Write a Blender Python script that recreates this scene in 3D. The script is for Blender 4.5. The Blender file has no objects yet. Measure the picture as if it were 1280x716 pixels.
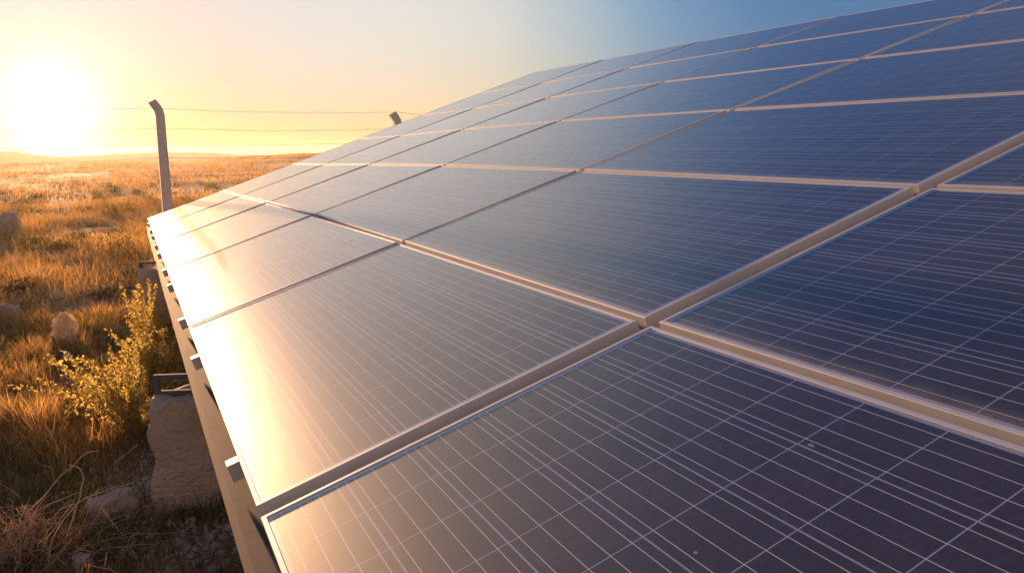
import bpy, bmesh, math, random
import numpy as np
from mathutils import Vector, Matrix, noise

rng = np.random.default_rng(7)
random.seed(7)
S = bpy.context.scene
COL = S.collection

# ---------------------------------------------------------------- camera
TILT = math.radians(17.5)                      # slope of the solar table
CAM = Vector((-0.179, -1.645, 1.5))
cam_d = bpy.data.cameras.new('camera')
cam = bpy.data.objects.new('camera', cam_d)
COL.objects.link(cam)
RM = Matrix(((0.90395003, 0.08161219, -0.41977826),
             (-0.42747064, 0.14497857, -0.89232845),
             (-0.01196603, 0.98606322, 0.16594020)))
cam.matrix_world = Matrix.Translation(CAM) @ RM.to_4x4()
cam_d.sensor_width = 36
cam_d.lens = 28.538
cam_d.clip_start = 0.05
cam_d.clip_end = 20000
S.camera = cam

# ---------------------------------------------------------------- sky, sun, exposure
SUN = Vector((-0.066, 0.997, 0.045)).normalized()
SUN_EL = math.asin(SUN.z)
SUN_AZ = math.atan2(SUN.x, SUN.y)              # from +Y towards +X
w = bpy.data.worlds.new('World')
S.world = w
w.use_nodes = True
nt = w.node_tree
nt.nodes.clear()
def N(t, **k):
    n = nt.nodes.new(t)
    for a, v in k.items():
        setattr(n, a, v)
    return n
def wmath(op, a, b=None):
    n = N('ShaderNodeMath', operation=op)
    for i, v in enumerate((a, b)):
        if v is None: continue
        if isinstance(v, (int, float)): n.inputs[i].default_value = v
        else: nt.links.new(v, n.inputs[i])
    return n.outputs[0]
EXPOSURE = 2.0
GAIN = 1.0 / 2**EXPOSURE                       # the sky values below are as seen in the picture
sky = N('ShaderNodeTexSky', sky_type='NISHITA')
sky.sun_disc = False
sky.sun_elevation = SUN_EL
sky.sun_rotation = SUN_AZ
sky.altitude = 300
sky.air_density = 1.0
sky.dust_density = 0.2
sky.ozone_density = 2.0
bg = N('ShaderNodeBackground')
bg.inputs[1].default_value = 0.06 * GAIN      # 0.06 as seen at exposure 0
nt.links.new(sky.outputs[0], bg.inputs[0])
# dusty glow of the low sun and added fill opposite: colour by angle from the sun, warmer towards the horizon
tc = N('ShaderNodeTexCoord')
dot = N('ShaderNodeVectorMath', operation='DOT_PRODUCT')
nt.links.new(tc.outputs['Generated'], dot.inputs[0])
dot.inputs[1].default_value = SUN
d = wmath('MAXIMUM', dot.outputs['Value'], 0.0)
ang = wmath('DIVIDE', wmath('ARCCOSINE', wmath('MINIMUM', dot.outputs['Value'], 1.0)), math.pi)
def wramp(f, stops):
    r = N('ShaderNodeValToRGB'); e = r.color_ramp.elements
    while len(e) < len(stops): e.new(0.5)
    for el, (p, c) in zip(e, stops):
        el.position = p; el.color = (*c, 1)
    r.color_ramp.interpolation = 'CARDINAL'        # smooth, no visible steps
    nt.links.new(f, r.inputs[0])
    return r.outputs[0]
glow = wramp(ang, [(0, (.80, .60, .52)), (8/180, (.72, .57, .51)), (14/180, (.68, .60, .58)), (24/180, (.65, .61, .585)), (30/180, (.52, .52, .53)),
                   (37/180, (.215, .305, .455)), (45/180, (.04, .13, .34)), (60/180, (.055, .115, .28)), (90/180, (.10, .13, .26)), (125/180, (.40, .32, .34)), (1.0, (.78, .57, .49))])  # last stops: unseen sky behind the camera, brightened to fill ground and pier
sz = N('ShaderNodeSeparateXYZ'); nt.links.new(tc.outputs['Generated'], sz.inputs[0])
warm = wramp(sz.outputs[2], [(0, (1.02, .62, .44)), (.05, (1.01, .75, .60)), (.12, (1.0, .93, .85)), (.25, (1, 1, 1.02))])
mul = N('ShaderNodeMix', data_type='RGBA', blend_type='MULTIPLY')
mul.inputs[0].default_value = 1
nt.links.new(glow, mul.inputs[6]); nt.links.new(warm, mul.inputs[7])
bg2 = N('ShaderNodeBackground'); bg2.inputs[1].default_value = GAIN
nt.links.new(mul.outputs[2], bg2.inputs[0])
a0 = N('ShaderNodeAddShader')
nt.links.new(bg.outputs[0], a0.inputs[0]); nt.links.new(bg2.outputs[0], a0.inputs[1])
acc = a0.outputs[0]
AUREOLE = ((150.0, (1.0, 0.70, 0.60), 0.30), (900.0, (1.0, 0.84, 0.62), 1.2), (7000.0, (1.0, 0.9, 0.7), 14.0))
for p, c, s in AUREOLE:
    b = N('ShaderNodeBackground')
    b.inputs[0].default_value = (*c, 1)
    nt.links.new(wmath('MULTIPLY', wmath('POWER', d, p), s*GAIN), b.inputs[1])
    a = N('ShaderNodeAddShader')
    nt.links.new(acc, a.inputs[0]); nt.links.new(b.outputs[0], a.inputs[1])
    acc = a.outputs[0]
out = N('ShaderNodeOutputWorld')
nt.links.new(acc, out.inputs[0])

sun_d = bpy.data.lights.new('sun', 'SUN')
sun_d.energy = 5.0
sun_d.angle = math.radians(1.0)
sun_d.color = (1.0, 0.53, 0.25)
sun = bpy.data.objects.new('sun', sun_d)
COL.objects.link(sun)
sun.rotation_euler = (-SUN).to_track_quat('-Z', 'Y').to_euler()
sun.location = (0, 0, 10)

S.view_settings.view_transform = 'Standard'
S.view_settings.look = 'None'
S.view_settings.exposure = EXPOSURE
S.view_settings.gamma = 1
S.view_settings.use_curve_mapping = False
S.render.resolution_x, S.render.resolution_y = 1024, 572

# ---------------------------------------------------------------- helpers
def link(name, mesh, mats, parent=None):
    o = bpy.data.objects.new(name, mesh)
    COL.objects.link(o)
    if not isinstance(mats, (list, tuple)): mats = [mats]
    if mesh is not None and len(mesh.materials) == 0:
        for m in mats: mesh.materials.append(m)
    if parent is not None: o.parent = parent
    return o
def empty(name, mat=None, loc=None):
    o = bpy.data.objects.new(name, None)
    COL.objects.link(o)
    o.empty_display_size = 0.1
    if mat is not None: o.matrix_world = mat
    if loc is not None: o.location = loc
    return o
def tag(o, label=None, cat=None, group=None, kind=None):
    if label: o['label'] = label
    if cat: o['category'] = cat
    if group: o['group'] = group
    if kind: o['kind'] = kind
    return o
def mesh_np(name, verts, faces, smooth=False):
    m = bpy.data.meshes.new(name)
    m.from_pydata([tuple(v) for v in verts], [], faces)
    m.update()
    if smooth:
        m.polygons.foreach_set('use_smooth', [True]*len(m.polygons))
    return m
def mesh_quads(name, V, Q, smooth=False, tint=None):
    """verts (n,3) and quads (m,4) or tris (m,3) as arrays -> mesh, fast"""
    V = np.asarray(V, np.float32); Q = np.asarray(Q, np.int32)
    k = Q.shape[1]
    m = bpy.data.meshes.new(name)
    m.vertices.add(len(V)); m.vertices.foreach_set('co', V.ravel())
    m.loops.add(Q.size); m.loops.foreach_set('vertex_index', Q.ravel())
    m.polygons.add(len(Q))
    m.polygons.foreach_set('loop_start', np.arange(0, Q.size, k, dtype=np.int32))
    m.polygons.foreach_set('loop_total', np.full(len(Q), k, np.int32))
    m.polygons.foreach_set('use_smooth', np.full(len(Q), bool(smooth)))
    m.update(calc_edges=True)
    if tint is not None:
        a = m.attributes.new('tint', 'FLOAT', 'POINT')
        a.data.foreach_set('value', np.asarray(tint, np.float32))
    return m
def bm_mesh(name, bm, smooth=False):
    m = bpy.data.meshes.new(name)
    bm.to_mesh(m); bm.free()
    if smooth: m.polygons.foreach_set('use_smooth', [True]*len(m.polygons))
    return m
def bm_box(bm, lo, hi, mat=None, bevel=0.0):
    c = [(lo[i]+hi[i])/2 for i in range(3)]
    s = [hi[i]-lo[i] for i in range(3)]
    M = Matrix.Translation(c) @ Matrix.Diagonal((*s, 1))
    if mat is not None: M = mat @ M
    r = bmesh.ops.create_cube(bm, size=1, matrix=M)
    if bevel:
        es = list({e for v in r['verts'] for e in v.link_edges})
        bmesh.ops.bevel(bm, geom=es, offset=bevel, segments=1, affect='EDGES')
def bm_prism(bm, prof, y0, y1, mat=Matrix.Identity(4)):
    """closed profile of (x,z) extruded along y"""
    a = [bm.verts.new(mat @ Vector((x, y0, z))) for x, z in prof]
    b = [bm.verts.new(mat @ Vector((x, y1, z))) for x, z in prof]
    n = len(prof)
    for i in range(n):
        bm.faces.new((a[i], a[(i+1) % n], b[(i+1) % n], b[i]))
    bm.faces.new(a[::-1]); bm.faces.new(b)
def tube(path, radii, seg=6):
    """verts, quads of a tube along a polyline"""
    V, Q = [], []
    path = [Vector(p) for p in path]
    n = len(path)
    ref = Vector((0.31, 0.17, 0.93)).normalized()
    for i, p in enumerate(path):
        t = (path[min(i+1, n-1)] - path[max(i-1, 0)]).normalized()
        a = t.cross(ref)
        if a.length < 1e-3: a = t.cross(Vector((1, 0, 0)))
        a.normalize(); b = t.cross(a)
        r = radii[i] if hasattr(radii, '__len__') else radii
        for k in range(seg):
            an = 2*math.pi*k/seg
            V.append(tuple(p + a*(r*math.cos(an)) + b*(r*math.sin(an))))
    for i in range(n-1):
        for k in range(seg):
            k2 = (k+1) % seg
            Q.append((i*seg+k, i*seg+k2, (i+1)*seg+k2, (i+1)*seg+k))
    return V, Q
class Acc:
    def __init__(s): s.V = []; s.Q = []; s.T = []
    def add(s, V, Q, t=0.5):
        o = len(s.V); s.V.extend(V); s.Q.extend([tuple(i+o for i in q) for q in Q]); s.T.extend([t]*len(V))
    def mesh(s, name, smooth=True): return mesh_quads(name, s.V, s.Q, smooth, s.T)

# ---------------------------------------------------------------- materials
def mat(name):
    m = bpy.data.materials.new(name); m.use_nodes = True
    return m, m.node_tree, m.node_tree.nodes['Principled BSDF'], m.node_tree.nodes['Material Output']
class G:
    """small node-graph helper"""
    def __init__(s, t): s.t = t
    def n(s, ty, **k):
        x = s.t.nodes.new(ty)
        for a, v in k.items(): setattr(x, a, v)
        return x
    def put(s, sock, v):
        if hasattr(v, 'is_linked') or hasattr(v, 'links'): s.t.links.new(v, sock)
        else: sock.default_value = v
    def m(s, op, a, b=None, c=None):
        x = s.n('ShaderNodeMath', operation=op)
        for i, v in enumerate((a, b, c)):
            if v is not None: s.put(x.inputs[i], v)
        return x.outputs[0]
    def mix(s, f, a, b):
        x = s.n('ShaderNodeMix', data_type='RGBA')
        s.put(x.inputs[0], f)
        s.put(x.inputs[6], a if not isinstance(a, tuple) else (*a, 1)); s.put(x.inputs[7], b if not isinstance(b, tuple) else (*b, 1))
        return x.outputs[2]
    def ramp(s, f, stops):
        x = s.n('ShaderNodeValToRGB')
        e = x.color_ramp.elements
        while len(e) < len(stops): e.new(0.5)
        for el, (p, c) in zip(e, stops):
            el.position = p; el.color = (*c, 1) if len(c) == 3 else c
        s.put(x.inputs[0], f)
        return x.outputs[0]
    def noise(s, vec, scale, detail=4, rough=0.55):
        x = s.n('ShaderNodeTexNoise')
        x.inputs['Scale'].default_value = scale; x.inputs['Detail'].default_value = detail
        x.inputs['Roughness'].default_value = rough
        if vec is not None: s.t.links.new(vec, x.inputs['Vector'])
        return x.outputs['Fac']
    def bump(s, h, strength, dist):
        x = s.n('ShaderNodeBump')
        x.inputs['Strength'].default_value = strength; x.inputs['Distance'].default_value = dist
        s.put(x.inputs['Height'], h)
        return x.outputs[0]
    def obj(s): return s.n('ShaderNodeTexCoord').outputs['Object']
    def pos(s): return s.n('ShaderNodeNewGeometry').outputs['Position']

# aluminium module frame
M_ALU, t, P, O = mat('anodised_aluminium'); g = G(t)
P.inputs['Metallic'].default_value = 0.25
nz = g.noise(g.obj(), 9.0, 5)
t.links.new(g.mix(nz, (0.45, 0.455, 0.47), (0.57, 0.575, 0.59)), P.inputs['Base Color'])
t.links.new(g.m('MULTIPLY_ADD', nz, 0.2, 0.5), P.inputs['Roughness'])

# galvanised steel of the substructure
M_STEEL, t, P, O = mat('weathered_galvanised_steel'); g = G(t)
P.inputs['Metallic'].default_value = 0.0
P.inputs['Specular IOR Level'].default_value = 0.2
nz = g.noise(g.pos(), 14.0, 6)
sp = g.noise(g.pos(), 70.0, 3)
rust = g.ramp(g.noise(g.pos(), 5.0, 6, 0.7), [(0.50, (0, 0, 0)), (0.62, (1, 1, 1))])
t.links.new(g.mix(g.m('MULTIPLY', rust, 0.75), g.mix(g.m('MULTIPLY', nz, sp), (0.11, 0.115, 0.13), (0.055, 0.055, 0.062)), (0.085, 0.05, 0.035)), P.inputs['Base Color'])
P.inputs['Roughness'].default_value = 0.8
t.links.new(g.bump(sp, 0.08, 0.001), P.inputs['Normal'])

# cells under glass: 6 x 12 polycrystalline cells, four busbars each
PW, PL = 0.992, 1.956
CX, CY, PIT = 0.019, 0.024, 0.159
M_CELL, t, P, O = mat('polycrystalline_cells_under_glass'); g = G(t)
ob = g.obj()
sx = g.n('ShaderNodeSeparateXYZ'); t.links.new(ob, sx.inputs[0])
ux = g.m('DIVIDE', g.m('SUBTRACT', sx.outputs[0], CX), PIT)
uy = g.m('DIVIDE', g.m('SUBTRACT', sx.outputs[1], CY), PIT)
def edge(u):      # distance to nearest integer, in cells
    return g.m('ABSOLUTE', g.m('SUBTRACT', g.m('FRACT', g.m('ADD', u, 0.5)), 0.5))
gapx = g.m('LESS_THAN', edge(ux), 0.0017/PIT)
gapy = g.m('LESS_THAN', edge(uy), 0.0012/PIT)
bus = g.m('LESS_THAN', g.m('ABSOLUTE', g.m('SUBTRACT', g.m('FRACT', g.m('MULTIPLY', ux, 4.0)), 0.5)), 0.0008*4/PIT)
def inside(u, n): return g.m('MULTIPLY', g.m('GREATER_THAN', u, 0.0), g.m('LESS_THAN', u, float(n)))
ins = g.m('MULTIPLY', inside(ux, 6), inside(uy, 12))
white = g.m('MAXIMUM', g.m('MAXIMUM', gapx, gapy), g.m('SUBTRACT', 1.0, ins))
bus = g.m('MULTIPLY', bus, ins)
# crystals, one tint per cell
vo = g.n('ShaderNodeTexVoronoi'); vo.inputs['Scale'].default_value = 75.0
t.links.new(ob, vo.inputs['Vector'])
vs = g.n('ShaderNodeSeparateColor'); t.links.new(vo.outputs['Color'], vs.inputs[0])
oi = g.n('ShaderNodeObjectInfo')
cid = g.n('ShaderNodeCombineXYZ')
t.links.new(g.m('FLOOR', ux), cid.inputs[0]); t.links.new(g.m('FLOOR', uy), cid.inputs[1])
t.links.new(g.m('MULTIPLY', oi.outputs['Random'], 50.0), cid.inputs[2])
wn = g.n('ShaderNodeTexWhiteNoise'); t.links.new(cid.outputs[0], wn.inputs['Vector'])
tone = g.m('ADD', g.m('MULTIPLY', vs.outputs[0], 0.6), g.m('MULTIPLY', wn.outputs['Value'], 0.4))
cell = g.ramp(tone, [(0.0, (0.015, 0.009, 0.018)), (0.6, (0.024, 0.014, 0.028)), (1.0, (0.036, 0.024, 0.046))])
c1 = g.mix(white, cell, (0.24, 0.275, 0.40))
c2 = g.mix(bus, c1, (0.48, 0.47, 0.47))
# film of dust: patchy, run marks down the slope, heavier along the lower frame
off = g.n('ShaderNodeVectorMath', operation='ADD')
t.links.new(ob, off.inputs[0])
cc = g.n('ShaderNodeCombineXYZ')
t.links.new(g.m('MULTIPLY', oi.outputs['Random'], 37.0), cc.inputs[2])
t.links.new(cc.outputs[0], off.inputs[1])
mp = g.n('ShaderNodeMapping'); mp.inputs['Scale'].default_value = (0.35, 4.0, 1.0)
t.links.new(off.outputs[0], mp.inputs['Vector'])
runs = g.noise(mp.outputs[0], 6.0, 5)
patch = g.noise(off.outputs[0], 2.5, 4)
fine = g.noise(off.outputs[0], 160.0, 2)
low = g.m('POWER', g.m('SUBTRACT', 1.0, g.m('MINIMUM', g.m('DIVIDE', sx.outputs[0], 0.07), 1.0)), 1.5)
low = g.m('MULTIPLY', low, g.noise(off.outputs[0], 11.0, 3))
dust = g.m('ADD', g.m('MULTIPLY', g.m('ADD', runs, patch), 0.045), g.m('MULTIPLY', low, 0.9))
dust = g.m('MULTIPLY', dust, g.m('MULTIPLY_ADD', fine, 1.2, 0.4))
c3 = g.mix(g.m('MINIMUM', dust, 0.8), c2, (0.42, 0.35, 0.27))
sv = g.n('ShaderNodeTexVoronoi'); sv.inputs['Scale'].default_value = 7.0
wob = g.n('ShaderNodeVectorMath', operation='ADD'); t.links.new(off.outputs[0], wob.inputs[0])
wn2 = g.n('ShaderNodeTexNoise'); wn2.inputs['Scale'].default_value = 90.0; t.links.new(off.outputs[0], wn2.inputs['Vector'])
wsc = g.n('ShaderNodeVectorMath', operation='SCALE'); wsc.inputs['Scale'].default_value = 0.012
t.links.new(wn2.outputs['Color'], wsc.inputs[0]); t.links.new(wsc.outputs[0], wob.inputs[1])
t.links.new(wob.outputs[0], sv.inputs['Vector'])
svc = g.n('ShaderNodeSeparateColor'); t.links.new(sv.outputs['Color'], svc.inputs[0])
speck = g.m('MULTIPLY', g.m('LESS_THAN', sv.outputs['Distance'], g.m('MULTIPLY', svc.outputs[1], 0.05)), g.m('GREATER_THAN', svc.outputs[0], 0.72))
c3 = g.mix(g.m('MULTIPLY', speck, 0.7), c3, g.mix(svc.outputs[2], (0.10, 0.08, 0.06), (0.55, 0.52, 0.47)))
t.links.new(c3, P.inputs['Base Color'])
P.inputs['IOR'].default_value = 1.5
t.links.new(g.m('MULTIPLY_ADD', patch, 0.04, 0.075), P.inputs['Roughness'])
P.inputs['Coat Weight'].default_value = 0.50
P.inputs['Coat Roughness'].default_value = 0.41

# concrete
M_CONC, t, P, O = mat('rough_concrete'); g = G(t)
a = g.noise(g.pos(), 6.0, 8, 0.65); b = g.noise(g.pos(), 45.0, 4)
t.links.new(g.mix(g.m('MULTIPLY', a, b), (0.54, 0.41, 0.31), (0.32, 0.22, 0.155)), P.inputs['Base Color'])
P.inputs['Roughness'].default_value = 0.9
t.links.new(g.bump(g.m('ADD', a, g.m('MULTIPLY', b, 0.6)), 1.0, 0.05), P.inputs['Normal'])

# fence post concrete, its colour lightened to stand in for the haze wash
M_POST, t, P, O = mat('haze_lightened_concrete'); g = G(t)
a = g.noise(g.pos(), 9.0, 6)
t.links.new(g.mix(a, (0.50, 0.45, 0.40), (0.64, 0.59, 0.54)), P.inputs['Base Color'])
P.inputs['Roughness'].default_value = 0.85

# stones
M_STONE, t, P, O = mat('limestone'); g = G(t)
a = g.noise(g.pos(), 30.0, 6); oi = g.n('ShaderNodeAttribute', attribute_name='tint')
t.links.new(g.mix(oi.outputs['Fac'], g.mix(a, (0.20, 0.15, 0.12), (0.33, 0.26, 0.21)), g.mix(a, (0.27, 0.22, 0.18), (0.44, 0.36, 0.30))), P.inputs['Base Color'])
P.inputs['Roughness'].default_value = 0.85
t.links.new(g.bump(a, 0.6, 0.01), P.inputs['Normal'])

# soil
M_SOIL, t, P, O = mat('dry_soil'); g = G(t)
ps = g.pos()
a = g.noise(ps, 0.5, 8, 0.6); b = g.noise(ps, 7.0, 8, 0.65); c = g.noise(ps, 60.0, 4)
far = g.noise(ps, 0.06, 8, 0.65)
base = g.ramp(b, [(0.3, (0.19, 0.115, 0.06)), (0.55, (0.32, 0.20, 0.11)), (0.75, (0.42, 0.29, 0.18))])
veg = g.ramp(c, [(0.3, (0.14, 0.095, 0.035)), (0.7, (0.34, 0.20, 0.07))])
col = g.mix(g.ramp(a, [(0.42, (0, 0, 0)), (0.6, (0.8, 0.8, 0.8))]), base, veg)
t.links.new(col, P.inputs['Base Color'])
P.inputs['Roughness'].default_value = 0.95
P.inputs['Specular IOR Level'].default_value = 0.15
t.links.new(g.bump(g.m('ADD', g.m('MULTIPLY', b, 1.0), g.m('MULTIPLY', c, 0.35)), 0.9, 0.05), P.inputs['Normal'])

M_HILL, t, P, O = mat('hill_scrub'); g = G(t)
t.links.new(g.mix(g.noise(g.pos(), 0.01, 8), (0.16, 0.12, 0.07), (0.24, 0.18, 0.11)), P.inputs['Base Color'])
P.inputs['Roughness'].default_value = 1.0

def leafy(name, stops, trans):
    m, t, P, O = mat(name); g = G(t)
    at = g.n('ShaderNodeAttribute', attribute_name='tint')
    c = g.ramp(at.outputs['Fac'], stops)
    t.nodes.remove(P)
    df = g.n('ShaderNodeBsdfDiffuse'); tr = g.n('ShaderNodeBsdfTranslucent'); mx = g.n('ShaderNodeMixShader')
    t.links.new(c, df.inputs[0]); t.links.new(c, tr.inputs[0])
    mx.inputs[0].default_value = trans
    t.links.new(df.outputs[0], mx.inputs[1]); t.links.new(tr.outputs[0], mx.inputs[2])
    t.links.new(mx.outputs[0], O.inputs[0])
    return m
M_STRAW = leafy('dry_straw', [(0.0, (0.24, 0.12, 0.035)), (0.5, (0.46, 0.26, 0.075)), (1.0, (0.62, 0.42, 0.17))], 0.5)
M_WEED = leafy('olive_weed', [(0.0, (0.05, 0.05, 0.016)), (0.6, (0.13, 0.115, 0.036)), (1.0, (0.25, 0.20, 0.07))], 0.45)
M_LEAF = leafy('small_yellow_leaf', [(0.0, (0.16, 0.13, 0.03)), (0.5, (0.42, 0.32, 0.08)), (1.0, (0.66, 0.52, 0.17))], 0.6)
M_TWIG = leafy('dry_twig', [(0.0, (0.20, 0.12, 0.08)), (0.5, (0.36, 0.24, 0.16)), (1.0, (0.55, 0.40, 0.28))], 0.05)
M_BAG = leafy('thin_plastic', [(0.0, (0.58, 0.44, 0.27)), (1.0, (0.85, 0.72, 0.50))], 0.45)
M_BLUE = leafy('faded_blue_plastic', [(0.0, (0.30, 0.38, 0.46)), (1.0, (0.46, 0.54, 0.60))], 0.2)
M_WIRE, t, P, O = mat('galvanised_wire')
P.inputs['Base Color'].default_value = (0.25, 0.23, 0.21, 1); P.inputs['Metallic'].default_value = 0.6
P.inputs['Roughness'].default_value = 0.5

# ---------------------------------------------------------------- terrain
def sstep(a, b, x):
    t = np.clip((x-a)/(b-a), 0, 1)
    return t*t*(3-2*t)
def fbm(x, y, s, o=4, z=0.0):
    v, a = 0.0, 1.0
    for i in range(o):
        v += a*noise.noise((x*s+z, y*s-z, z)); a *= 0.5; s *= 2.03
    return v
def height(x, y):
    dx, dy = x-CAM.x, y-CAM.y
    r = math.hypot(dx, dy)
    az = math.degrees(math.atan2(dx, dy))
    near = 1.0 - float(sstep(25, 60, r))
    h = 0.05*fbm(x, y, 0.9, 4)*near + 0.012*fbm(x, y, 6.0, 3)*(1.0 - float(sstep(8, 14, r)))
    h += 0.10*fbm(x, y, 0.12, 3, 3.1)*float(sstep(4, 15, r))
    # low grassy bank left of the table
    h += 0.06*math.exp(-((y-3.55-0.2*fbm(x, y, 1.3, 2))/0.40)**2)*float(sstep(-0.2, -0.75, x))
    crest = 0.25 + 1.05*float(sstep(2.5, 11.5, abs(az-0.0) if az > 0 else 0.0)) + 0.15*fbm(x, y, 0.02, 3, 1.7)
    h += crest*float(sstep(45, 125, r))
    h -= 6.0*float(sstep(140, 330, r))
    return h
def polar_sheet(name, radii, azs, hf, m):
    V = []; nA = len(azs)
    for r in radii:
        for a in azs:
            x, y = CAM.x + r*math.sin(a), CAM.y + r*math.cos(a)
            V.append((x, y, hf(x, y)))
    Q = []
    for i in range(len(radii)-1):
        for j in range(nA):
            k = (j+1) % nA
            Q.append((i*nA+j, (i+1)*nA+j, (i+1)*nA+k, i*nA+k))
    me = mesh_quads(name, V, Q, True)
    return link(name, me, m)
azs = list(np.radians(np.concatenate([np.arange(-180, -20, 4.0), np.arange(-20, -11, 0.5), np.arange(-11, 14, 0.125), np.arange(14, 26, 0.5), np.arange(26, 180, 4.0)])))
rad = [0.02] + list(np.geomspace(0.4, 20, 190)) + list(np.geomspace(20.5, 160, 90)) + list(np.geomspace(165, 690, 34))
ground = polar_sheet('ground', rad, azs, height, M_SOIL)
tag(ground, kind='structure')

RIDGE = [(-180, 8), (-60, 20), (-20, 10), (-9, 8), (-7.2, 12), (-5.8, 17), (-5.0, 8), (-3.8, -2), (-2, 1), (0, 5.5), (2.1, 8.5), (4, 7), (6, 2), (7.5, -4), (11, -8), (30, 10), (80, 18), (180, 8)]
ra, rh = zip(*RIDGE)
def ridge_h(r, a):
    h = 1.5+(float(np.interp(a, ra, rh))-1.5)*0.165 + 0.3*noise.noise((a*1.1, 0.3, 2.0)) + 0.18*noise.noise((a*3.7, 5.3, 2.0))
    b = math.exp(-((r-470.0)/48.0)**2)
    return -7.0 + (h+7.0)*b + 0.2*b*noise.noise((a*9.0, r*0.03, 7.0))
V, Q = [], []
ma = np.arange(-180, 180.1, 0.25); mr = np.linspace(365, 585, 15)
for r in mr:
    for a in ma:
        V.append((CAM.x+r*math.sin(math.radians(a)), CAM.y+r*math.cos(math.radians(a)), ridge_h(r, a)))
nA = len(ma)
for i in range(len(mr)-1):
    for j in range(nA-1):
        Q.append((i*nA+j, (i+1)*nA+j, (i+1)*nA+j+1, i*nA+j+1))
tag(link('mountains', mesh_quads('mountains', V, Q, True), M_HILL), kind='structure')

# dusty evening air round camera, ground and hills; the sky stays outside
hz = bpy.data.materials.new('dusty_air'); hz.use_nodes = True
ht = hz.node_tree; ht.nodes.clear()
pv = ht.nodes.new('ShaderNodeVolumePrincipled'); ho = ht.nodes.new('ShaderNodeOutputMaterial')
pv.inputs['Color'].default_value = (0.97, 0.88, 0.77, 1)
pv.inputs['Density'].default_value = 0.00022
pv.inputs['Anisotropy'].default_value = 0.62
ht.links.new(pv.outputs[0], ho.inputs['Volume'])
bm = bmesh.new(); bm_box(bm, (-700, -700, -8.5), (700, 700, 5.4))
tag(link('haze', bm_mesh('haze', bm), hz), kind='stuff')

# ---------------------------------------------------------------- solar table
H0 = 0.772                                     # height of the lower edge
TW = Matrix(((math.cos(TILT), 0, -math.sin(TILT), 0), (0, 1, 0, 0), (math.sin(TILT), 0, math.cos(TILT), H0), (0, 0, 0, 1)))
US = [-2.009, 0.0, 2.026, 4.001, 6.013, 8.044, 10.03]       # seams along the row
GU, GV = 0.053, 0.024
#        bottom, middle, top offset of the table from one flat plane at each seam (it sags)
ZT = [(-0.004, -0.004, 0.0), (-0.003, -0.003, 0.0), (-0.004, 0.018, 0.029), (-0.018, 0.030, 0.057), (-0.046, 0.020, 0.076), (-0.084, 0.001, 0.084), (-0.108, -0.006, 0.10)]
def zoff(s, v):
    a, b, c = ZT[s]
    return a+(b-a)*v/3 if v <= 3 else b+(c-b)*(v-3)/3
def tp(s, v, dz=0.0, du=0.0, dv=0.0):
    return TW @ Vector((v*(PW+GV)+dv, US[s]+du, zoff(s, v)+dz))

def loft_frame(bm, prof, W, L):
    rings = []
    for d, z in prof:
        rings.append([bm.verts.new(p) for p in ((d, d, z), (W-d, d, z), (W-d, L-d, z), (d, L-d, z))])
    for i in range(len(rings)-1):
        for k in range(4):
            a, b = rings[i], rings[i+1]
            bm.faces.new((a[k], a[(k+1) % 4], b[(k+1) % 4], b[k]))
bm = bmesh.new()
loft_frame(bm, [(0.030, -0.0385), (0.030, -0.040), (0.0, -0.040), (0.0, -0.0012), (0.0012, 0.0), (0.0104, 0.0), (0.0112, -0.0008), (0.0112, -0.0060), (0.0040, -0.0070), (0.0030, -0.0385), (0.030, -0.0385)], PW, PL)
ME_FRAME = bm_mesh('frame', bm)
bm = bmesh.new()
bm_box(bm, (0.006, 0.006, -0.0055), (PW-0.006, PL-0.006, -0.0018))
ME_CELLS = bm_mesh('cell_sheet', bm)
bm = bmesh.new()
bm_box(bm, (PW-0.20, PL/2-0.06, -0.028), (PW-0.09, PL/2+0.06, -0.0056), bevel=0.004)
ME_JBOX = bm_mesh('junction_box', bm)
M_BLACK, t, P, O = mat('black_plastic'); P.inputs['Base Color'].default_value = (0.02, 0.02, 0.02, 1); P.inputs['Roughness'].default_value = 0.5

ROWS = ['bottom row', 'second row up', 'third row up', 'fourth row up', 'fifth row up', 'top row']
COLS = ['nearest column beside the camera', 'second column from the near end', 'third column from the near end', 'third column from the far end', 'second column from the far end', 'farthest column by the fence']
LOOK = ['dark violet', 'dark violet', 'violet blue', 'blue violet', 'pale glaring', 'pale glaring']
for c in range(6):
    for r in range(6):
        if c == 0 and r > 2: continue          # beyond the picture
        lo = tp(c, r, du=GU/2, dv=GV/2); hi = tp(c+1, r, du=-GU/2, dv=GV/2)
        lu = tp(c, r+1, du=GU/2, dv=-GV/2); hu = tp(c+1, r+1, du=-GU/2, dv=-GV/2)
        yv = ((hi-lo)+(hu-lu)).normalized()
        xv = ((lu-lo)+(hu-hi)); xv = (xv - yv*xv.dot(yv)).normalized()
        zv = xv.cross(yv)
        ctr = (lo+hi+lu+hu)/4
        org = ctr - xv*PW/2 - yv*PL/2
        M = Matrix((( *[xv[0], yv[0], zv[0], org[0]],), ([xv[1], yv[1], zv[1], org[1]]), ([xv[2], yv[2], zv[2], org[2]]), (0, 0, 0, 1)))
        e = empty('solar_panel', M)
        tag(e, 'framed solar panel, %s of the tilted table, %s' % (ROWS[r], COLS[c]), 'solar panel', 'solar panels of the tilted table')
        link('frame', ME_FRAME, M_ALU, e); link('cell_sheet', ME_CELLS, M_CELL, e); link('junction_box', ME_JBOX, M_BLACK, e)

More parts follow.
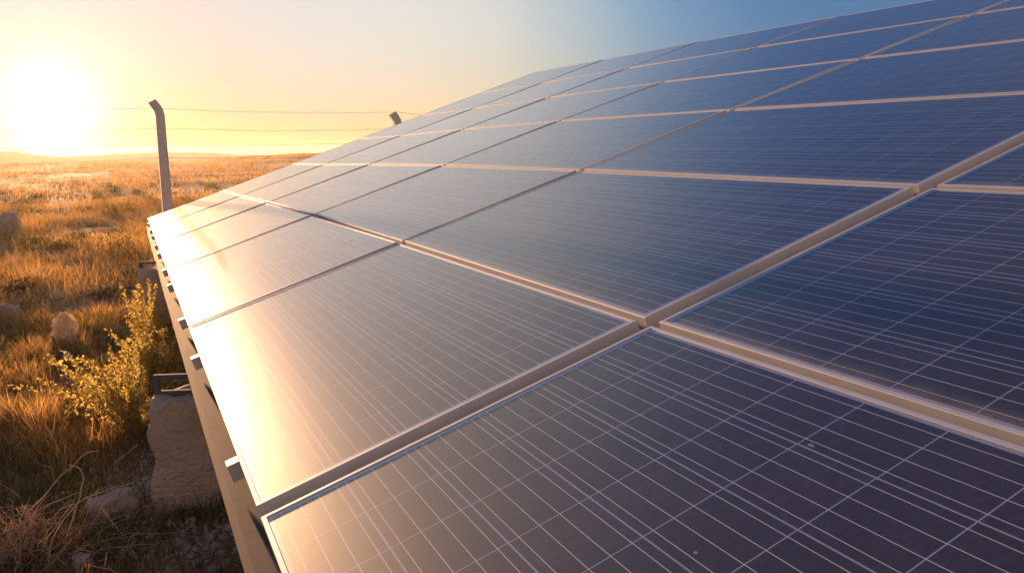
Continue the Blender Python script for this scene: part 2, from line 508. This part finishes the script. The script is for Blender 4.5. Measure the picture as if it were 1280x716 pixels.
# ---------------------------------------------------------------- steel substructure
mf = tag(empty('mounting_frame', loc=(0, 0, 0)), 'galvanised steel frame of beams and rails carrying the tilted solar panels', 'mounting frame')
def plane_pt(x, u, z):                          # world point from slope distance x, row distance u
    s = max(0, min(5, sum(1 for q in US[1:-1] if u > q)))
    f = (u-US[s])/(US[s+1]-US[s])
    v = x/(PW+GV)
    return TW @ Vector((x, u, z + (1-f)*zoff(s, max(0, min(6, v))) + f*zoff(s+1, max(0, min(6, v)))))
rail_u = []
for c in range(6):
    if c == 0: rail_u += [US[0]+0.44, US[0]+1.62]
    else: rail_u += [US[c]+0.44, US[c]+1.64]
for u in rail_u:
    acc = Acc()
    xs = [-0.022, 1.5, 3.05, 4.6, 6.11]
    V, Q = [], []
    for x in xs:
        for (dy, dz) in ((-0.021, -0.0415), (0.021, -0.0415), (0.021, -0.089), (-0.021, -0.089)):
            p = plane_pt(x, u, dz); V.append((p.x, p.y+dy, p.z))
    for i in range(len(xs)-1):
        for k in range(4):
            Q.append((i*4+k, i*4+(k+1) % 4, (i+1)*4+(k+1) % 4, (i+1)*4+k))
    Q.append((3, 2, 1, 0)); n = (len(xs)-1)*4; Q.append((n, n+1, n+2, n+3))
    acc.add(V, Q)
    link('rail', acc.mesh('rail', False), M_ALU, mf)
def purlin(x0, dzs):
    # lipped C channel, open towards the slope, following the sag of the table
    prof = [(0, 0), (0.062, 0), (0.062, -0.018), (0.059, -0.018), (0.059, -0.003), (0.003, -0.003), (0.003, -0.097), (0.059, -0.097), (0.059, -0.082), (0.062, -0.082), (0.062, -0.1), (0, -0.1)]
    ys = [US[0]+0.05] + US[1:-1] + [US[-1]-0.02]
    V, Q = [], []; n = len(prof)
    for y in ys:
        b = plane_pt(x0, y, -0.0895)
        for (px, pz) in prof: V.append((b.x+px, y, b.z+pz-0.004))
    for i in range(len(ys)-1):
        for k in range(n):
            Q.append((i*n+k, (i+1)*n+k, (i+1)*n+(k+1) % n, i*n+(k+1) % n))
    return mesh_quads('purlin', V, Q, False)
for x0 in (-0.038, 3.0, 5.9):
    link('purlin', purlin(x0, 0), M_STEEL, mf)
PIERS = [(-0.02, 1.98), (-0.01, 6.05)]
for i, (px, py) in enumerate(PIERS):
    # ladder-like anchor bracket between pier top and purlin
    bm = bmesh.new()
    zt = plane_pt(0, py, -0.0895).z
    R = Matrix.Translation((px, py, 0)) @ Matrix.Rotation(math.radians(-20), 4, 'Z')
    for z in (0.497, 0.567):
        bm_box(bm, (-0.125, -0.011, z-0.011), (0.10, 0.011, z+0.011), R, 0.002)
    bm_box(bm, (-0.127, -0.0125, 0.36), (-0.105, 0.0125, 0.578), R, 0.002)
    link('anchor_bracket', bm_mesh('anchor_bracket', bm), M_STEEL, mf)
    bm = bmesh.new()
    bm_box(bm, (0.035, -0.045, 0.36), (0.043, 0.045, zt-0.025), R, 0.001)
    link('gusset_plate', bm_mesh('gusset_plate', bm), M_STEEL, mf)
    bm = bmesh.new()
    top = plane_pt(5.93, py, -0.19)
    bm_box(bm, (top.x-0.03, py-0.03, -0.1), (top.x+0.03, py+0.03, top.z), None, 0.003)
    link('leg', bm_mesh('leg', bm), M_STEEL, mf)
    md = plane_pt(3.03, py, -0.19)
    bm = bmesh.new()
    bm_box(bm, (md.x-0.03, py-0.03, -0.1), (md.x+0.03, py+0.03, md.z), None, 0.003)
    link('leg', bm_mesh('leg', bm), M_STEEL, mf)

PLAB = ['rough concrete pier under the lower beam, nearest the camera, with ladder-like bracket', 'rough concrete pier behind the yellow leafy shrub under the lower beam', 'rough concrete pier at the far end of the lower beam by the fence']
for i, (px, py) in enumerate(PIERS):
    bm = bmesh.new()
    bm_box(bm, (-0.13, -0.12, -0.15), (0.13, 0.12, 0.475))
    bmesh.ops.subdivide_edges(bm, edges=bm.edges[:], cuts=17, use_grid_fill=True)
    for v in bm.verts:
        p = v.co.copy()
        edge_n = noise.noise(p*7+Vector((i*3.1, 0, 0))) + 0.55*noise.noise(p*16+Vector((0, i, 0)))
        k = 1 + 0.11*edge_n + 0.035*noise.noise(p*40)
        # broken top corners and a belly below
        top = max(0, (p.z-0.34)/0.135)
        corner = max(0, (abs(p.x)/0.13+abs(p.y)/0.12-1.25))
        v.co.x = p.x*k*(1 + 0.12*(0.3-p.z)) ; v.co.y = p.y*k*(1 + 0.12*(0.3-p.z))
        v.co.z = p.z - 0.07*corner*top + (0.018*noise.noise((p.x*14, p.y*14, i)) if p.z > 0.4 else 0)
    o = link('concrete_pier', bm_mesh('concrete_pier', bm, True), M_CONC)
    o.location = (px, py, height(px, py)); o.rotation_euler.z = math.radians(-14+9*i)
    tag(o, PLAB[i], 'concrete pier', 'concrete piers under the lower beam')

# ---------------------------------------------------------------- fence
def fence_post(name, x, y, lean, label, drop=0.0):
    e = tag(empty(name, loc=(x, y, height(x, y))), label, 'fence post', 'cranked concrete fence posts')
    bm = bmesh.new()
    pts = [(0, -0.3, 0.078), (0, 1.0, 0.074), (0.0, 2.06-drop, 0.070), (-0.02, 2.15-drop, 0.069), (-0.07, 2.235-drop, 0.067), (-0.105, 2.28-drop, 0.064)]
    rings = []
    for k, (dx, z, hw) in enumerate(pts):
        tilt = 0 if z < 2.09-drop else 0.35 if z < 2.2-drop else 0.55
        ca, sa = math.cos(tilt), math.sin(tilt)
        rings.append([bm.verts.new((dx+lean*z+ux*ca*hw, uy*hw, z+ux*hw*sa*0.9)) for ux, uy in ((-1, -.8), (-.8, -1), (.8, -1), (1, -.8), (1, .8), (.8, 1), (-.8, 1), (-1, .8))])
    for i in range(len(rings)-1):
        for k in range(8):
            bm.faces.new((rings[i][k], rings[i][(k+1) % 8], rings[i+1][(k+1) % 8], rings[i+1][k]))
    bm.faces.new(rings[-1])
    link('post', bm_mesh('post', bm), M_POST, e)
    return e
POSTS = [(-3.85, 11.9), (0.40, 12.65), (4.63, 13.63), (8.9, 14.6)]
fe = tag(empty('wire_fence', loc=(0, 0, 0)), 'barbed wire fence strung between cranked concrete posts beyond the panels', 'fence')
fence_post('fence_post', POSTS[1][0], POSTS[1][1], 0.0, 'pale cranked concrete fence post standing in full behind the far end of the table')
fence_post('fence_post', POSTS[2][0], POSTS[2][1], 0.0, 'cranked concrete fence post with only its tip showing above the panels', 0.13)
fence_post('fence_post', POSTS[0][0], POSTS[0][1], 0.0, 'cranked concrete fence post left of the sun, holding the left ends of wires')
for wi, z in enumerate((2.17, 1.86, 1.62, 1.40, 1.12, 0.84, 0.5)):
    acc = Acc()
    for i in range(3):
        a, b = POSTS[i], POSTS[i+1]
        if i == 2: b = (a[0]+0.5*(b[0]-a[0]), a[1]+0.5*(b[1]-a[1]))
        ox = -0.06 if z > 2.1 else 0.0
        path = []
        for k in range(17):
            f = k/16
            path.append((a[0]+(b[0]-a[0])*f+ox, a[1]+(b[1]-a[1])*f-0.075, z+height(*a)*(1-f)+height(*b)*f-0.05*4*f*(1-f)*(0.6+0.4*random.random())))
        acc.add(*tube(path, 0.0022, 4))
        if wi < 4:
            for k in range(38):                 # barbs
                f = (k+random.random()*0.3)/38
                p = Vector((a[0]+(b[0]-a[0])*f+ox, a[1]+(b[1]-a[1])*f-0.075, z+height(*a)*(1-f)+height(*b)*f-0.05*4*f*(1-f)*0.8))
                dv = Vector((random.uniform(-1, 1), random.uniform(-.5, .5), random.uniform(-1, 1))).normalized()*0.018
                acc.add(*tube([p-dv, p+dv], 0.0022, 3))
    link('wire', acc.mesh('wire', True), M_WIRE, fe)

# ---------------------------------------------------------------- grass and weeds
def under_pier(x, y): 
    m = np.zeros(len(x), bool)
    for px, py in PIERS: m |= (np.abs(x-px) < 0.15) & (np.abs(y-py) < 0.15)
    return m
HC = {}
def hgt(x, y): return np.array([height(a, b) for a, b in zip(x, y)])
def blades(x, y, z, ln, wd, lean, tint):
    n = len(x)
    az = rng.uniform(0, 2*np.pi, n)
    fx, fy = np.cos(az), np.sin(az)
    la = rng.uniform(0, 2*np.pi, n)
    lx, ly = np.cos(la)*lean, np.sin(la)*lean
    V = np.zeros((n, 6, 3))
    for k, (t_, wf) in enumerate(((0, 1.0), (0.5, 0.8), (1.0, 0.25))):
        cx = x + lx*ln*t_**1.7; cy = y + ly*ln*t_**1.7; cz = z - 0.01 + ln*t_*np.sqrt(np.clip(1-(lean*t_)**2*0.6, 0.1, 1))
        V[:, 2*k, 0] = cx-fx*wd*wf; V[:, 2*k, 1] = cy-fy*wd*wf; V[:, 2*k, 2] = cz
        V[:, 2*k+1, 0] = cx+fx*wd*wf; V[:, 2*k+1, 1] = cy+fy*wd*wf; V[:, 2*k+1, 2] = cz
    b = np.arange(n)[:, None]*6
    Q = np.concatenate([b+np.array([[0, 1, 3, 2]]), b+np.array([[2, 3, 5, 4]])])
    return V.reshape(-1, 3), Q, np.repeat(tint, 6)
def field(n, rmin, rmax, amin, amax, p=1.0):
    u = rng.uniform(0, 1, n)
    r = (rmin**p + u*(rmax**p-rmin**p))**(1/p)
    a = np.radians(rng.uniform(amin, amax, n))
    return CAM.x + r*np.sin(a), CAM.y + r*np.cos(a), r
def vnoise(x, y, s, z): return np.array([noise.noise((a*s, b*s, z)) for a, b in zip(x, y)])
GRAVEL = [(-0.17, 2.25, 0.26, 0.55), (-0.02, 1.45, 0.28, 0.28)]
def gravel_mask(x, y):
    m = np.zeros(len(x))
    for gx, gy, sx_, sy_ in GRAVEL: m = np.maximum(m, np.exp(-((x-gx)/sx_)**2-((y-gy)/sy_)**2))
    return m
parts = []
for (n, r0, r1, a0, a1, L0, L1, W0, cl, thr) in (
        (11000, 2.2, 4.6, -14, 9, 0.03, 0.12, 0.0010, 2.6, 0.15),
        (40000, 4.4, 9.0, -14, 9, 0.06, 0.19, 0.0015, 2.2, -0.12),
        (64000, 9.0, 30.0, -12, 12, 0.10, 0.30, 0.0032, 0.7, -0.2),
        (36000, 30.0, 135.0, -11, 13, 0.15, 0.40, 0.014, 0.18, -0.15),
        (42000, 1.5, 14.0, -70, -14, 0.05, 0.19, 0.0018, 1.6, -0.12),
        (24000, 12.0, 60.0, -60, -12, 0.10, 0.32, 0.006, 0.6, -0.2),
        (6000, 14, 60.0, 12, 60, 0.10, 0.30, 0.008, 0.4, -0.1)):
    x, y, r = field(n, r0, r1, a0, a1, 1.3)
    m = vnoise(x, y, cl, 4.2) + 0.6*vnoise(x, y, cl*3.1, 9.0)
    keep = (m > thr+rng.uniform(-0.2, 0.2, n)) & ~under_pier(x, y) & (rng.uniform(0, 1, n) > gravel_mask(x, y)*1.05)
    keep &= ~((x > 0.35) & (x < 6.0) & (y > -2) & (y < 10.2) & (rng.uniform(0, 1, n) > 0.25))
    x, y, m = x[keep], y[keep], m[keep]
    k = len(x)
    ln = rng.uniform(L0, L1, k)*(0.6+np.clip(m, 0, 1))
    parts.append(blades(x, y, hgt(x, y), ln, np.full(k, W0)*rng.uniform(0.6, 1.5, k), rng.uniform(0.1, 0.95, k), np.clip(rng.normal(0.5, 0.25, k), 0, 1)))
def join(parts):
    V, Q, T, o = [], [], [], 0
    for v, q, t_ in parts:
        V.append(v); Q.append(q+o); T.append(t_); o += len(v)
    return np.concatenate(V), np.concatenate(Q), np.concatenate(T)
v, q, t_ = join(parts)
tag(link('dry_grass', mesh_quads('dry_grass', v, q, False, t_), M_STRAW), kind='stuff')
parts = []
for (n, r0, r1, a0, a1, L0, L1, W0, cl, thr) in (
        (76000, 2.2, 8.5, -14, 9, 0.025, 0.12, 0.0017, 1.7, -0.25),
        (40000, 1.2, 10.0, -70, -14, 0.025, 0.12, 0.0020, 1.7, -0.25),
        (9000, 8.0, 40.0, -12, 12, 0.05, 0.16, 0.008, 0.5, 0.05)):
    x, y, r = field(n, r0, r1, a0, a1, 1.3)
    m = vnoise(x, y, cl, 14.2) + 0.6*vnoise(x, y, cl*3.1, 19.0)
    keep = (m > thr+rng.uniform(-0.15, 0.15, n)) & ~under_pier(x, y) & (rng.uniform(0, 1, n) > gravel_mask(x, y)*0.95)
    keep &= ~((x > 0.5) & (x < 6.0) & (y > -2) & (y < 10.2))
    x, y = x[keep], y[keep]; k = len(x)
    parts.append(blades(x, y, hgt(x, y), rng.uniform(L0, L1, k), np.full(k, W0)*rng.uniform(0.6, 1.5, k), rng.uniform(0.3, 0.98, k), np.clip(rng.normal(0.45, 0.25, k), 0, 1)))
v, q, t_ = join(parts)
tag(link('green_weeds', mesh_quads('green_weeds', v, q, False, t_), M_WEED), kind='stuff')

# low olive scrub scattered over the plain, a mass too loose to count
V, Q, T, o = [], [], [], 0
for i in range(260):
    r = 9.0*(135/9.0)**rng.uniform(0, 1); a = math.radians(rng.uniform(-11, 13))
    x0, y0 = CAM.x+r*math.sin(a), CAM.y+r*math.cos(a)
    if -0.3 < x0 < 6.5 and y0 < 11: continue
    R_ = rng.uniform(0.10, 0.34)*(1+r/120); H_ = R_*rng.uniform(0.5, 1.1)
    n = 420 if r < 40 else 120
    p = rng.normal(size=(n, 3)); p /= np.linalg.norm(p, axis=1)[:, None]
    p *= rng.uniform(0.35, 1.0, n)[:, None]
    p[:, 2] = np.abs(p[:, 2])
    p *= 1+0.5*np.sin(3*np.arctan2(p[:, 1], p[:, 0])+i)[:, None]*0.5
    c = p*[R_, R_, H_] + [x0, y0, height(x0, y0)-0.01]
    u = rng.normal(size=(n, 3)); u /= np.linalg.norm(u, axis=1)[:, None]
    v = rng.normal(size=(n, 3)); v -= u*(v*u).sum(1)[:, None]; v /= np.linalg.norm(v, axis=1)[:, None]
    s_ = R_*0.07*rng.uniform(0.5, 1.3, n)[:, None]
    q = np.stack([c-u*s_, c+v*s_*.5, c+u*s_, c-v*s_*.5], 1).reshape(-1, 3)
    V.append(q); Q.append(np.arange(n*4).reshape(n, 4)+o); T.append(np.repeat(np.clip(rng.normal(0.4, 0.25, n), 0, 1), 4)); o += n*4
tag(link('scrub', mesh_quads('scrub', np.concatenate(V), np.concatenate(Q), False, np.concatenate(T)), M_WEED), kind='stuff')

# ---------------------------------------------------------------- stones
def rock_mesh(name, sx_, sy_, sz_, seed, sub=4, rough=0.3):
    bm = bmesh.new()
    bmesh.ops.create_icosphere(bm, subdivisions=sub, radius=1)
    for v in bm.verts:
        p = v.co.copy()
        k = 1 + rough*noise.noise(p*1.1+Vector((seed, 0, 0))) + rough*0.6*noise.noise(p*2.7+Vector((0, seed, 0))) - rough*0.35*abs(noise.noise(p*6.0+Vector((0, 0, seed)))) + 0.05*noise.noise(p*15)
        v.co = Vector((p.x*k*sx_, p.y*k*sy_, max(-0.5, min((0.62 if seed < 20 else 2)+0.12*p.x, p.z*k))*sz_))
    m = bm_mesh(name, bm, False)
    a = m.attributes.new('tint', 'FLOAT', 'POINT'); a.data.foreach_set('value', [0.4]*len(m.vertices))
    return m
def rock(x, y, sx_, sy_, sz_, rz, seed, label, tilt=0.0, lift=0.0):
    o = link('stone', rock_mesh('stone', sx_, sy_, sz_, seed), M_STONE)
    o.location = (x, y, height(x, y)+sz_*0.3+lift); o.rotation_euler = (tilt, 0, rz)
    return tag(o, label, 'stone')
rock(-0.33, 1.93, 0.10, 0.065, 0.11, 0.25, 3, 'flat topped stone with sunlit top at the edge of the gravel patch', 0.12)
rock(-0.44, 1.50, 0.035, 0.03, 0.07, 0.4, 9, 'small grey wedge stone at the bottom edge among dead twigs', 0.3)
# gravel: a heap of broken stone nobody could count
base = []
for s in range(6):
    bm = bmesh.new(); bmesh.ops.create_icosphere(bm, subdivisions=1, radius=1)
    for v in bm.verts: v.co *= 1 + 0.35*noise.noise(v.co*1.3+Vector((s*7, 0, 0)))
    bm.verts.ensure_lookup_table()
    base.append((np.array([tuple(v.co) for v in bm.verts]), np.array([[v.index for v in f.verts] for f in bm.faces])))
    bm.free()
V, F, T, o = [], [], [], 0
n = 0
while n < 2600:
    if n < 2100:
        gx, gy, sx_, sy_ = GRAVEL[0 if rng.uniform() < 0.68 else 1]
        x, y = gx+rng.normal()*sx_*0.62, gy+rng.normal()*sy_*0.62
    else:
        x, y = rng.uniform(-2.2, 0.4), rng.uniform(1.0, 9.0)
    bv, bf = base[rng.integers(6)]
    s = min(0.028, 0.005*math.exp(rng.normal()*0.55+0.25))
    R = np.array(Matrix.Rotation(rng.uniform(0, 6.28), 3, Vector(rng.normal(size=3)).normalized()))
    p = (bv*np.array([1, 0.8, 0.6])*s)@R.T + np.array([x, y, height(x, y)+s*0.35])
    V.append(p); F.append(bf+o); T.append(np.full(len(p), rng.uniform(0, 1))); o += len(p); n += 1
tag(link('gravel', mesh_quads('gravel', np.concatenate(V), np.concatenate(F), False, np.concatenate(T)), M_STONE), kind='stuff')

# ---------------------------------------------------------------- shrubs
def shrub(x, y, n, hmin, hmax, spread, label, leaf=0.010, seed=1, bias=(0, 0)):
    R = random.Random(seed)
    st, lf = Acc(), Acc()
    for i in range(n):
        a = R.uniform(0, 2*math.pi); L = R.uniform(hmin, hmax)
        sp = R.uniform(0.15, spread)
        dx, dy = math.cos(a)*sp+bias[0]*R.random(), math.sin(a)*sp+bias[1]*R.random()
        bx, by = R.gauss(0, 0.035), R.gauss(0, 0.035)
        path = []
        for k in range(10):
            f = k/9
            path.append(Vector((bx+dx*L*f**1.3, by+dy*L*f**1.3, L*(f-0.32*sp*f*f) + 0.0)) + Vector((R.gauss(0, .004), R.gauss(0, .004), 0)))
        st.add(*tube(path, [0.0028*(1-0.75*k/9) for k in range(10)], 4), t=R.uniform(0.2, 0.7))
        m = int(L*190)
        for q in range(m):
            f = R.uniform(0.25, 1.0)*9; k = min(8, int(f)); p = path[k].lerp(path[k+1], f-k)
            off = Vector((R.gauss(0, 1), R.gauss(0, 1), R.gauss(0, 1))).normalized()
            c = p + off*R.uniform(0.004, 0.022)
            u = Vector((R.gauss(0, 1), R.gauss(0, 1), R.gauss(0, 1))).normalized(); v_ = u.cross(off)
            if v_.length < .1: continue
            v_.normalize(); s = leaf*R.uniform(0.5, 1.3)
            lf.add([tuple(c-u*s), tuple(c+v_*s*.5), tuple(c+u*s), tuple(c-v_*s*.5)], [(0, 1, 2, 3)], t=min(1, max(0, R.gauss(.55, .25))))
    e = tag(empty('shrub', loc=(x, y, height(x, y)-0.01)), label, 'shrub')
    link('stems', st.mesh('stems'), M_TWIG, e); link('leaves', lf.mesh('leaves', False), M_LEAF, e)
    return e
shrub(-0.25, 3.05, 74, 0.22, 0.56, 0.9, 'yellow leafed shrub with arching sprigs left of the bracketed pier', seed=3, bias=(-0.55, 0.1))
shrub(-0.10, 3.75, 90, 0.25, 0.60, 0.6, 'dense yellow leafed shrub close against the lower beam', seed=5)
shrub(-0.10, 4.75, 46, 0.30, 0.66, 0.35, 'thin upright yellow shrub in front of the second concrete pier', seed=8)

def tangle(x, y, n, size, label, seed, name='dead_bush'):
    R = random.Random(seed); st = Acc()
    for i in range(n):
        p = Vector((R.gauss(0, size*.35), R.gauss(0, size*.35), 0)); path = [p.copy()]
        dirv = Vector((R.gauss(0, .6), R.gauss(0, .6), R.uniform(.3, 1.1))).normalized()
        steps = R.randint(7, 13); sl = size*R.uniform(.07, .15)
        for k in range(steps):
            dirv = (dirv + Vector((R.gauss(0, .28), R.gauss(0, .28), R.gauss(-.10, .2)))).normalized()
            p = p + dirv*sl
            if p.z < 0.005: p.z = 0.005; dirv.z = abs(dirv.z)*.4
            path.append(p.copy())
        r0 = R.choice((.0012, .0018, .0024, .0036))
        st.add(*tube(path, [r0*(1-.6*k/steps) for k in range(steps+1)], 4), t=R.random())
        for k in range(R.randint(0, 4)):        # side twigs
            b = path[R.randint(2, steps-1)]; dv = Vector((R.gauss(0, 1), R.gauss(0, 1), R.gauss(.3, .7))).normalized()
            c = b+dv*size*.12; dd = c+Vector((R.gauss(0, 1), R.gauss(0, 1), R.gauss(0, 1))).normalized()*size*.06
            st.add(*tube([b, c, dd], [r0*.6, r0*.45, r0*.3], 3), t=R.random())
    e = link(name, st.mesh(name), M_TWIG); e.location = (x, y, height(x, y))
    return tag(e, label, 'dead bush')
tangle(-0.60, 1.66, 170, 0.30, 'tangled leafless dead bush at the lower left corner', 4)
tangle(-0.42, 1.62, 26, 0.16, 'low broken dead twigs beside the small wedge stone', 11)
# single dry stick
st = Acc(); st.add(*tube([(0, 0, 0), (0.05, 0.06, 0.012), (0.11, 0.12, 0.035)], [0.004, 0.004, 0.003], 6), 0.9)
o = link('stick', st.mesh('stick'), M_TWIG); o.location = (-0.34, 2.62, height(-0.34, 2.62)+0.02)
tag(o, 'short pale dry stick lying at the upper edge of the gravel', 'stick')

# ---------------------------------------------------------------- litter
def crumple(name, x, y, sx_, sy_, sz_, m, label, cat, seed, t0=0.7):
    bm = bmesh.new(); bmesh.ops.create_icosphere(bm, subdivisions=5, radius=1)
    sd = Vector((seed*1.7, seed*0.6, -seed))
    for v in bm.verts:
        p = v.co.copy(); h = p.z*0.5+0.5; az = math.atan2(p.y, p.x)
        pleat = abs(noise.noise(Vector((math.cos(az)*2.6, math.sin(az)*2.6, h*0.9))+sd))
        fold = abs(noise.noise(Vector((p.x*1.3, p.y*1.3, p.z*2.4))-sd))
        fine = abs(noise.noise(p*5.0+sd))
        k = 0.80 + (0.75*pleat + 0.15*fine)*(0.4+0.8*h) - 0.85*fold*(1-0.3*h) - 0.30*max(0, h-0.75)*4*(1-pleat)
        v.co = Vector(((p.x*k + 0.28*p.z*abs(p.z))*sx_, p.y*k*sy_, (p.z*(0.85+0.5*pleat-0.4*fold)+0.6)*sz_))
    me = bm_mesh(name, bm, False)
    a = me.attributes.new('tint', 'FLOAT', 'POINT'); a.data.foreach_set('value', [min(1, max(0, t0+0.35*noise.noise(v.co*25))) for v in me.vertices])
    o = link(name, me, m); o.location = (x, y, height(x, y)-0.02); o.rotation_euler.z = seed*0.9
    return tag(o, label, cat)
crumple('plastic_bag', -0.72, 5.75, 0.15, 0.10, 0.17, M_BAG, 'crumpled cream plastic bag glowing in the backlight left of the shrubs', 'plastic bag', 2)
crumple('plastic_scrap', -1.22, 10.0, 0.16, 0.09, 0.06, M_BLUE, 'faded bluish plastic scrap lying far out on the dry ground', 'plastic scrap', 5)
crumple('plastic_bag', -0.27, 6.75, 0.11, 0.08, 0.07, M_BAG, 'small pale plastic bag lying flat beside the second concrete pier', 'plastic bag', 8)
crumple('plastic_bag', -0.94, 8.2, 0.12, 0.08, 0.06, M_BAG, 'small bright plastic bag behind the cream bag on dry grass', 'plastic bag', 12)
crumple('plastic_scrap', -0.68, 5.05, 0.05, 0.04, 0.06, M_BLUE, 'small greyish plastic scrap in the shadow before the cream bag', 'plastic scrap', 15)
rock(-1.28, 7.2, 0.12, 0.08, 0.08, 0.2, 21, 'pale stone at the left edge beyond the cream plastic bag')
rock(-2.38, 17.2, 0.24, 0.20, 0.30, 0.3, 25, 'rounded boulder far out at the left edge of the plain')
